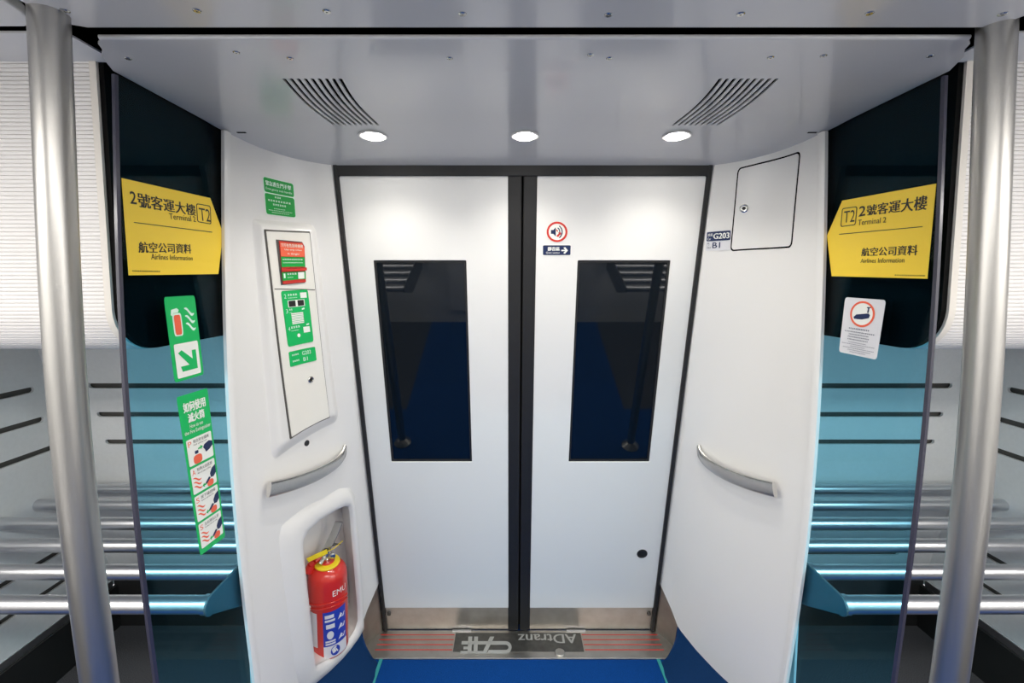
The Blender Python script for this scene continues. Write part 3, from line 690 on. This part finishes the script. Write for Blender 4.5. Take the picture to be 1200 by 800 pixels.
q = Quad(S, ((206.5, 465.5), (242.5, 454.5), (263.5, 628.5), (234.5, 651)))
r = empty('extinguisher_instruction_sticker', S.hit(235, 550), 'tall green how to use the fire extinguisher sticker with four picture steps', 'sticker')
g = G(); plate(g, q, rrect(0, 0, 1, 1, .03), .0012); g.o('sticker', 'green', r)
g = G(); word(g, q, '如何使用', (.14, .045, .86, .105), .0018, .01); word(g, q, '滅火筒', (.24, .115, .78, .17), .0018, .01)
word(g, q, 'How to use', (.26, .182, .70, .205), .0018); word(g, q, 'the Fire Extinguisher', (.07, .215, .95, .245), .0018); g.o('lettering', 'paper', r)
steps = [('P', '拔出安全插銷', 'Pull safety pin'), ('A', '對準火焰底部', 'Aim at base of fire'), ('S', '按下操控桿', 'Squeeze operating lever'), ('S', '左右掃向火源', 'Sweep side to side')]
for i, (a, b, c) in enumerate(steps):
    v0 = .268+.178*i; qq = q.sub(.07, v0, .93, v0+.163)
    g = G(); poly(g, qq, rrect(0, 0, 1, 1, .05), .0018); pn = g.o('step_field', 'paper', r)
    g = G(); word(g, qq, a, (.05, .08, .18, .28), .0023); g.o('initial', 'orange', pn)
    g = G(); word(g, qq, b, (.25, .07, .88, .20), .0023); word(g, qq, c, (.25, .24, .80, .31), .0023); g.o('lettering', 'ink', pn)
    g = G()
    if i == 0: poly(g, qq, rrect(.18, .66, .52, 1.0, .12), .0023)
    else: poly(g, qq, rrect(.58, .74, .86, 1.0, .10), .0023); flames(g, qq, .06, .36, .38, .96, .0023)
    g.o('fire_symbol', 'orange', pn)
    g = G()
    if i == 0: poly(g, qq, [(.60, .50), (.66, .40), (.86, .33), (1, .40), (1, .55), (.86, .66), (.70, .72), (.66, .60)], .0024); poly(g, qq, rrect(.26, .50, .40, .62, .03), .0024)
    else: poly(g, qq, [(.74, .52), (.84, .34), (1, .26), (1, .58), (.88, .70), (.76, .68)], .0024); poly(g, qq, [(.50, .80), (.68, .62), (.76, .68), (.58, .84)], .0024)
    g.o('hand_symbol', 'navy', pn)
    g = G()
    if i == 0: poly(g, qq, [(.40, .44), (.50, .42), (.50, .36), (.60, .44), (.50, .54), (.50, .48), (.40, .50)], .0024)
    else: poly(g, qq, [(.38, .84), (.46, .74), (.46, .80), (.56, .80), (.56, .86), (.46, .86), (.46, .92)], .0024)
    g.o('arrow', 'green', pn)

S = GL[1]
q = Quad(S, ((991, 348), (1038.5, 351.5), (1027.5, 421.5), (983.5, 412)))
r = empty('surveillance_sticker', S.hit(1010, 385), 'white surveillance sticker with a camera in a red ring on the right glass', 'sticker')
g = G(); plate(g, q, rrect(0, 0, 1, 1, .06), .0012); g.o('sticker', 'palegrey', r)
g = G(); fill(g, q, [circle(.50, .27, .31, .225, n=40), circle(.50, .27, .262, .19, n=40)], .0019); g.o('ring', 'orange', r)
g = G(); poly(g, q, circle(.50, .27, .262, .19, n=40), .0016); g.o('ring_field', 'paper', r)
g = G(); poly(g, q, [(.29, .335), (.36, .285), (.66, .245), (.70, .275), (.68, .325), (.52, .36), (.40, .365), (.34, .36)], .0020); poly(g, q, circle(.335, .345, .028, .02, 10), .0024); poly(g, q, [(.60, .14), (.70, .135), (.70, .15), (.665, .155), (.655, .235), (.62, .24), (.63, .158), (.60, .16)], .0020); g.o('camera_symbol', 'navy', r)
g = G(); marks(g, q, (.20, .525, .74, .56), 12, .0019)
for k, (a, b) in enumerate(((.10, .88), (.22, .74), (.20, .76), (.20, .74))): marks(g, q, (a, .585+.045*k, b, .612+.045*k), 16, .0019)
for k, (a, b) in enumerate(((.24, .70), (.06, .92), (.30, .68), (.10, .92), (.24, .84), (.30, .72))): marks(g, q, (a, .775+.034*k, b, .792+.034*k), 22, .0019)
g.o('small_print', 'navy', r)

# ------------------------------------------------------------------ left panel: exit handle sticker
S = SKIN[-1]
q = Quad(S, ((307.5, 206), (344, 215), (347, 255.5), (311.5, 251)))
r = empty('emergency_exit_sticker', S.hit(327, 230), 'green emergency exit handle sticker above the white control cabinet', 'sticker')
g = G(); plate(g, q, rrect(0, 0, 1, 1, .07), .0012); g.o('sticker', 'cyan', r)
g = G(); plate(g, q, rrect(.018, .015, .982, .40, .06), .0017, .0012); plate(g, q, rrect(.018, .43, .982, .985, .06), .0017, .0012); g.o('green_field', 'green2', r)
g = G(); word(g, q, '緊急逃生門手掣', (.08, .09, .90, .215), .0023, .008); word(g, q, 'Emergency exit handle', (.07, .265, .92, .345), .0023)
marks(g, q, (.34, .47, .56, .54), 3, .0023); marks(g, q, (.10, .575, .86, .645), 9, .0023); marks(g, q, (.26, .675, .70, .745), 6, .0023)
marks(g, q, (.28, .80, .66, .83), 9, .0023); marks(g, q, (.10, .855, .88, .885), 18, .0023); marks(g, q, (.20, .91, .78, .94), 13, .0023); g.o('lettering', 'cyan', r)

# ------------------------------------------------------------------ left panel: emergency control cabinet
def bump(S, quad, nu, nv, h, eu, ev, base=-.004):
    q = Quad(S, quad); sm = lambda t: t*t*(3-2*t)
    def H(u, v):
        a = sm(min(1, min(u, 1-u)/eu)); b = sm(min(1, min(v/ev[0], (1-v)/ev[1]))); return base+(h-base)*a*b
    g = G(); V = [q.at(i/nu, j/nv, H(i/nu, j/nv)) for j in range(nv+1) for i in range(nu+1)]
    return g.add(V, [(j*(nu+1)+i, j*(nu+1)+i+1, (j+1)*(nu+1)+i+1, (j+1)*(nu+1)+i) for j in range(nv) for i in range(nu)])
CB = empty('emergency_control_cabinet', S.hit(345, 400), 'white emergency control cabinet with green and red instruction labels', 'control cabinet')
g = bump(S, ((293, 254), (371, 262), (400, 496), (317, 548)), 44, 64, .026, .12, (.035, .085)); hs = g.o('housing', 'white', CB, smooth=50)
S = Skin([hs, WALL[-1]])
q = Quad(S, ((309, 268.5), (363, 271), (386, 489), (339.5, 514.5)))
g = G(); grid_plate(g, q, .012, .0024, -.002); g.o('seam', 'slot', CB)
q2 = q.sub(.035, .008, .985, .992)
g = G(); grid_plate(g, q2, .012, .0050, 0); cv = g.o('cover', 'cover', CB, smooth=40)
S = Skin([cv, hs]); 
g = G(); qq = Quad(S, ((321.5, 338), (369, 339), (369, 340), (321.5, 339))); poly(g, qq, [(0, 0), (1, 0), (1, 1), (0, 1)], .0012); g.o('joint_line', 'slot', CB)
# red pull flap in its recess
q = Quad(S, ((323, 280.5), (356.5, 283.5), (358.5, 331), (329, 334)))
g = G(); poly(g, q, [(0, 0), (.92, 0), (1, .10), (1, .95), (.95, 1), (0, 1)], .0012); g.o('recess', 'slot', CB)
g = G(); plate(g, q, [(.10, .02), (.92, .02), (.99, .12), (.99, .30), (.96, .42), (.99, .98), (.08, .98)], .004, .001); fp = g.o('pull_flap', 'red', CB)
g = G(); plate(g, q, [(.12, .05), (.90, .05), (.98, .16), (.97, .36), (.10, .36)], .0052, .004); g.o('red_label', 'orange', fp)
g = G(); plate(g, q, [(.10, .37), (.96, .37), (.98, .60), (.08, .60)], .0052, .004); plate(g, q, [(.07, .715), (.98, .715), (.98, .905), (.07, .905)], .0052, .004); g.o('green_label', 'green2', fp)
g = G(); plate(g, q, [(.06, .62), (1.02, .62), (1.02, .69), (.06, .69)], .009, .004); g.o('lip', 'red', fp)
g = G(); word(g, q, '只可在危急時使用', (.14, .07, .92, .15), .006); word(g, q, 'Use only when', (.26, .185, .88, .235), .006); word(g, q, 'in danger', (.36, .275, .80, .33), .006)
marks(g, q, (.14, .41, .90, .46), 11, .006); marks(g, q, (.14, .49, .90, .525), 22, .006)
word(g, q, '1', (.12, .745, .19, .85), .006); marks(g, q, (.26, .74, .64, .80), 4, .006); marks(g, q, (.26, .83, .50, .86), 6, .006); g.o('lettering', 'cyan', fp)
g = G(); poly(g, q, [(.69, .73), (.93, .73), (.93, .89), (.69, .89)], .006); g.o('picture', 'paper', fp)
# lower green label with three steps
q = Quad(S, ((329, 341), (360.5, 339), (367.5, 400), (337.5, 406.5)))
g = G(); plate(g, q, rrect(0, 0, 1, 1, .06), .0014); lb = g.o('instruction_label', 'green', CB)
g = G()
for a, v0 in (('2', .06), ('3', .325), ('4', .645)): word(g, q, a, (.09, v0, .17, v0+.075), .0022)
marks(g, q, (.23, .06, .60, .11), 4, .0022); marks(g, q, (.23, .125, .58, .145), 9, .0022); marks(g, q, (.22, .325, .36, .37), 2, .0022); marks(g, q, (.22, .39, .32, .41), 3, .0022)
marks(g, q, (.20, .645, .56, .70), 4, .0022); marks(g, q, (.20, .72, .50, .74), 8, .0022)
poly(g, q, [(.70, .34), (.80, .33), (.80, .36), (.70, .37)], .0022); poly(g, q, [(.80, .64), (.90, .63), (.90, .66), (.80, .67)], .0022); g.o('lettering', 'cyan', lb)
g = G(); poly(g, q, [(.70, .05), (.93, .05), (.93, .15), (.70, .15)], .0022); poly(g, q, [(.67, .69), (.91, .69), (.91, .80), (.67, .80)], .0022); poly(g, q, rrect(.20, .175, .83, .30, .01), .0022); poly(g, q, circle(.47, .83, .06, .035), .0022); g.o('picture', 'paper', lb)
g = G(); poly(g, q, [(.23, .185), (.49, .185), (.49, .29), (.23, .29)], .0027); poly(g, q, [(.57, .185), (.80, .185), (.80, .29), (.57, .29)], .0027); g.o('window_symbol', 'ink', lb)
g = G()
for k in range(7): poly(g, q, [(.28, .41+.03*k), (.73, .41+.03*k), (.73, .432+.03*k), (.28, .432+.03*k)], .0022)
g.o('speaker_grille', 'paper', lb)
q = Quad(S, ((338, 412.5), (369, 406), (371, 422), (340, 430)))
g = G(); plate(g, q, rrect(0, 0, 1, 1, .06), .0014); lb = g.o('number_label', 'green', CB)
g = G(); word(g, q, 'G203', (.50, .15, .82, .42), .0022); word(g, q, 'B1', (.52, .58, .68, .84), .0022); marks(g, q, (.10, .20, .38, .36), 4, .0022); marks(g, q, (.10, .62, .38, .78), 4, .0022); g.o('lettering', 'cyan', lb)
for nm, (px, py), rr in (('lock', (364, 444.5), .0125), ):
    c = S.hit(px, py); n_ = (S.lift(c, 1)-S.lift(c, 0)).normalized()
    g = G(); g.lathe([(rr, .0), (rr, .003), (rr*.75, .0045), (rr*.62, .003), (rr*.6, .003)], c, n_, 24); lo = g.o(nm, 'chrome', CB, smooth=30)
    g = G(); g.lathe([(rr*.6, .001), (rr*.6, .0036), (rr*.3, .004)], c, n_, 16); g.o('keyhole', 'rubber', lo, smooth=30)
S = Skin([hs, WALL[-1]]); c = S.hit(359.5, 519); n_ = (S.lift(c, 1)-S.lift(c, 0)).normalized()
g = G(); g.lathe([(.012, -.002), (.012, .0015), (.009, .0025), (.004, .001)], c, n_, 20); g.o('socket', 'rubber', CB, smooth=30)

# ------------------------------------------------------------------ left panel: extinguisher niche
S = SKIN[-1]
inn_px = [(355, 640), (355.5, 633), (361, 622), (375, 609), (392, 598.5), (404, 593), (408, 593), (409.5, 600), (411, 622), (413.5, 650), (416, 680), (418.5, 710), (419, 727), (415.5, 738), (407, 751), (396, 763), (383, 773), (370, 780), (368.5, 775), (365.5, 740), (361.5, 700), (358, 668)]
out_px = [(326, 646), (325, 630), (328, 616), (352, 596), (378, 583), (398, 571), (410, 570), (416, 580), (419, 610), (421.5, 640), (424, 675), (426, 705), (427, 738), (419, 751), (410, 763), (400, 775), (388, 787), (371, 801), (352, 814), (343, 780), (336, 720), (330, 680)]
inn = [S.hit(*p) for p in inn_px]
cen = sum(inn, Vector())/len(inn)
D = Vector((-.55, .835, 0)).normalized(); DEPTH = .155
g = G(); g.prism([p - D*.06 for p in inn], D*(.06+DEPTH)); cut = g.o('cutter', 'white')
b = WALL[-1].modifiers.new('niche', 'BOOLEAN'); b.operation = 'DIFFERENCE'; b.object = cut; b.solver = 'EXACT'
dg = bpy.context.evaluated_depsgraph_get(); nm = bpy.data.meshes.new_from_object(WALL[-1].evaluated_get(dg))
WALL[-1].modifiers.clear(); WALL[-1].data = nm; bpy.data.objects.remove(cut)
n = len(inn); g = G()
g.add(inn+[p+D*DEPTH for p in inn], [(i, (i+1)%n, (i+1)%n+n, i+n) for i in range(n)]+[tuple(range(n, 2*n))])
g.o('niche_liner', 'white', WALL[-1], smooth=50)
rings = []
for u, h in ((0, .0), (.10, .012), (.28, .017), (.55, .016), (.80, .007), (1.0, -.003)):
    rings.append([S.lift(S.hit(a[0]+(b_[0]-a[0])*u, a[1]+(b_[1]-a[1])*u), h) if u else inn[i] for i, (a, b_) in enumerate(zip(inn_px, out_px))])
g = G(); g.add([p for q in rings for p in q], [(j*n+i, j*n+(i+1)%n, (j+1)*n+(i+1)%n, (j+1)*n+i) for j in range(len(rings)-1) for i in range(n)])
g.o('niche_surround', 'white', WALL[-1], smooth=60)

# ------------------------------------------------------------------ fire extinguisher
bot = S.hit(390, 767) + D*.062; top = S.hit(387, 668) + D*.062
ax = (top-bot).normalized(); H = (top-bot).length
R = .083
X = ax.cross(Vector((0, -1, 0))).normalized()*-1; tocam = (CAM-bot); tocam = (tocam-ax*tocam.dot(ax)).normalized(); sidev = ax.cross(tocam).normalized()   # sidev points to the picture's right
EX = empty('fire_extinguisher', bot, 'red fire extinguisher with a blue label standing in the white wall niche', 'fire extinguisher')
def cylp(ang, h, r): return bot + ax*h + (tocam*math.cos(ang)+sidev*math.sin(ang))*r
g = G(); hb = H*.86
g.lathe([(R*.90, 0), (R*.98, .006), (R, .016), (R, hb-.0), (R*.985, hb+.014), (R*.93, hb+.030), (R*.80, hb+.046), (R*.60, hb+.058), (R*.40, hb+.064), (R*.36, hb+.075)], bot, ax, 40); g.o('cylinder', 'redpaint', EX, smooth=50)
hn = hb+.066
g = G(); g.lathe([(R*.62, hn-.010), (R*.66, hn-.004), (R*.62, hn+.003), (R*.40, hn+.003)], bot, ax, 32); g.o('neck_ring', 'tagyellow', EX, smooth=50)
g = G(); g.lathe([(.017, hn-.004), (.018, hn+.02), (.015, hn+.022), (.015, hn+.045), (.019, hn+.047), (.019, hn+.058)], bot, ax, 24)
c0 = bot+ax*(hn+.035); g.tube(c0, c0-sidev*.030-ax*.02+tocam*.03, .010, 16); g.o('valve', 'chrome', EX, smooth=40)
def bar(g, pts, w, t, wd):
    secs = []
    for i, p in enumerate(pts):
        T = (pts[min(len(pts)-1, i+1)]-pts[max(0, i-1)]).normalized(); u = T.cross(wd).normalized()
        secs.append([p+wd*(w*a)+u*(t*b) for a, b in ((-1, -1), (1, -1), (1, 1), (-1, 1))])
    g.sweep(None, secs)
b0 = bot+ax*(hn+.055); wd = (sidev*.75+tocam*.45).normalized(); out = (sidev*.42-tocam*.1)
g = G(); bar(g, [b0-sidev*.016-ax*.02, b0+ax*.03+out*.035, b0+ax*.07+out*.085, b0+ax*.118+out*.13], .018, .004, wd); g.o('lever', 'chrome', EX, bevel=.001)
g = G(); bar(g, [b0-sidev*.02-ax*.01, b0+ax*.015+sidev*.01, b0+ax*.022+sidev*.035, b0+ax*.018+sidev*.05], .010, .003, wd); g.o('carry_handle', 'darksteel', EX, bevel=.001)
g = G(); gc = b0-ax*.02+sidev*.022+tocam*.012; g.lathe([(.013, 0), (.013, .010), (.010, .012)], gc, tocam, 20); g.o('gauge', 'chrome', EX, smooth=40)
g = G(); ring = [gc-ax*.02+(ax*math.cos(t)+sidev*math.sin(t)*.6)*.016 for t in [2*math.pi*i/20 for i in range(21)]]
for a_, b_ in zip(ring, ring[1:]): g.tube(a_, b_, .0018, 6)
g.o('pin_ring', 'chrome', EX, smooth=40)
g = G(); bar(g, [b0-sidev*.078+tocam*.03-ax*.008, b0-sidev*.04+tocam*.034+ax*.006, b0+sidev*.002+tocam*.03+ax*.014], .0025, .010, tocam); bar(g, [b0+sidev*.0+tocam*.03+ax*.012, b0+sidev*.03+tocam*.03+ax*.022, b0+sidev*.068+tocam*.0+ax*.03], .0012, .0012, tocam); g.o('seal_tag', 'tagyellow', EX)
g = G(); nz = [b0-ax*.03-sidev*.025, b0-ax*.032-sidev*.05+tocam*.012, b0-ax*.045-sidev*.066+tocam*.012, b0-ax*.075-sidev*.074+tocam*.01]
g.tube(nz[0], nz[1], .012, 14); g.tube(nz[1], nz[2], .014, 14); g.tube(nz[2], nz[3], .016, 14, .022); g.o('nozzle', 'redpaint', EX, smooth=40)
def cyl_patch(g, a0, a1, h0, h1, r, na=14):
    V = [cylp(a0+(a1-a0)*i/na, h, r) for h in (h0, h1) for i in range(na+1)]
    return g.add(V, [(i, i+1, i+1+na+1, i+na+1) for i in range(na)])
def cyl_shape(g, loop, a0, a1, h0, h1, r): return g.add([cylp(a0+(a1-a0)*u, h1+(h0-h1)*v, r) for u, v in loop], [tuple(range(len(loop)))])
def cyl_word(g, s_, a0, a1, h0, h1, r, bold=0):
    v, f = text2d(s_, bold); return g.add([cylp(a0+(a1-a0)*u, h1+(h0-h1)*w, r) for u, w in v], f)
g = G(); cyl_patch(g, -.30, .98, .014, H*.575, R+.0008); lab = g.o('label', 'bluelabel', EX, smooth=40)
g = G(); cyl_patch(g, -.30, .98, .014, .014+H*.14, R+.0013); cyl_patch(g, -1.25, -.62, H*.16, H*.56, R+.0008); g.o('white_field', 'palegrey', lab, smooth=40)
g = G(); cyl_shape(g, circle(.5, .5, .5), .04, .52, .020, .020+H*.115, R+.0018); g.o('emblem_disc', 'bluelabel', lab)
g = G(); cyl_shape(g, [(.22, .68), (.38, .30), (.50, .52), (.62, .30), (.78, .68), (.66, .68), (.60, .52), (.50, .70), (.40, .52), (.34, .68)], .04, .52, .020, .020+H*.115, R+.0023); g.o('emblem', 'paper', lab)
g = G()
for k, (a0, a1, v0, v1) in enumerate(((-.2, .25, .50, .54), (-.2, .30, .46, .485), (-.15, .28, .38, .43), (-.2, .3, .22, .24), (-.2, .3, .19, .21))): cyl_patch(g, a0, a1, H*v0, H*v1, R+.0014, 6)
cyl_shape(g, circle(.5, .5, .5), -.12, .22, H*.255, H*.35, R+.0014)
for k in range(3): cyl_shape(g, [(.0, .9), (.35, .1), (.6, .45), (1, .3), (.75, .9), (.3, .75)], .45, .90, H*(.20+.12*k), H*(.28+.12*k), R+.0014)
g.o('label_print', 'palegrey', lab)
g = G(); cyl_word(g, 'EMU', .22, 1.02, H*.735, H*.80, R+.0010); g.o('marking', 'paper', EX)
g = G()
for h, d in ((.60, 0), (.625, .01)): 
    p = [cylp(a, H*h+d+.012*math.sin((a+1)*1.5), R+.002) for a in [-1.3+2.5*i/14 for i in range(15)]]
    for a_, b_ in zip(p, p[1:]): g.tube(a_, b_, .0028, 6)
st = g.o('strap', 'redpaint', EX, smooth=40)
g = G(); p = cylp(-1.12, H*.60, R+.004); g.box(p.x-.008, p.x+.008, p.y-.005, p.y+.005, p.z-.010, p.z+.010); g.o('clip', 'paper', st, bevel=.002)

# ------------------------------------------------------------------ door sill with makers' marks
r = empty('door_sill', (0, 2.18, FZ), 'worn steel door sill with red grooves and raised lettering', 'door sill')
y0, y1, th = YS, 2.268, FZ+.008
g = G(); g.hexa([Vector(p) for p in ((-.80, y0, FZ+.0004), (.80, y0, FZ+.0004), (.76, y1, FZ+.0004), (-.76, y1, FZ+.0004), (-.80, y0, th), (.80, y0, th), (.76, y1, th), (-.76, y1, th))]); g.o('plate', 'sill', r, bevel=.002)
SP = Plane((0, 0, th), (0, 0, 1))
ca_, cb_ = SP.hit(531, 745), SP.hit(683, 745); xa = SP.hit(532, 756).x; xb = SP.hit(683, 756).x
yA, yB = y0+.040, y1-.020
for s in (-1, 1):
    g = G()
    for k in range(4):
        y = yA+.012+(yB-yA-.024)*k/3; x0_, x1_ = (-.72, xa-.006) if s < 0 else (xb+.006, .72)
        g.box(x0_, x1_, y-.0022, y+.0022, th, th+.0012)
    g.o('red_groove', 'red', r)
g = G(); g.box(xa, xb, yA, yB, th, th+.0015); g.o('maker_plate', 'darksteel', r)
class Flat:
    def __init__(s, x0, x1, y0, y1): s.c = (x0, x1, y0, y1)
    def at(s, u, v, off=0): x0, x1, y0, y1 = s.c; return Vector((x1+(x0-x1)*u, y0+(y1-y0)*v, th+.0015+off))     # reads from the platform side
xw = xb-xa
q = Flat(xa+xw*.50, xa+xw*.96, yA+(yB-yA)*.42, yB-.010)
g = G(); v, f = text2d('ADtranz'); 
for d in (-.004, .004): g.add([q.at(x+d, y, .0015+d*.01) for x, y in v], f)
g.o('lettering', 'letter', r)
g = G()
def stroke(loop):
    P = [SP.hit(520+x/7.06, 735+y/7.06) for x, y in loop]; n = len(P); U = Vector((0, 0, 1))
    g.add([p+U*.0035 for p in P]+[p+U*.001 for p in P], [tuple(range(n))]+[(i, (i+1)%n, (i+1)%n+n, i+n) for i in range(n)])
a1 = [(510+52*math.sin(t), 168-50*math.cos(t)) for t in [math.pi*k/10 for k in range(11)]]
a2 = [(510+26*math.sin(t), 168-23*math.cos(t)) for t in [math.pi*k/10 for k in range(11)]]
stroke([(395, 118)]+a1+[(360, 218), (372, 191)]+a2[::-1]+[(384, 145)])
stroke([(318, 218), (383, 80), (418, 80), (352, 218)])
stroke([(252, 80), (284, 80), (278, 218), (246, 218)]); stroke([(204, 80), (236, 80), (228, 218), (196, 218)])
stroke([(150, 118), (384, 118), (372, 143), (146, 143)]); stroke([(165, 163), (200, 163), (198, 183), (163, 183)]); stroke([(140, 200), (330, 200), (322, 219), (137, 219)])
g.o('emblem', 'letter', r)
c = SP.hit(656, 765); g = G(); g.lathe([(.025, 0), (.025, .004), (.021, .007), (.0, .007)], (c.x, c.y, th), (0, 0, 1), 24); g.o('cap', 'sill', r, smooth=30)
for px in (569, 700):
    c = SP.hit(px, 742); 
for s in (-1, 1):
    g = G(); g.box(s*.30-.05, s*.30+.05, y1-.012, y1-.002, th, th+.006); g.o('guide_block', 'tube', r, bevel=.001)
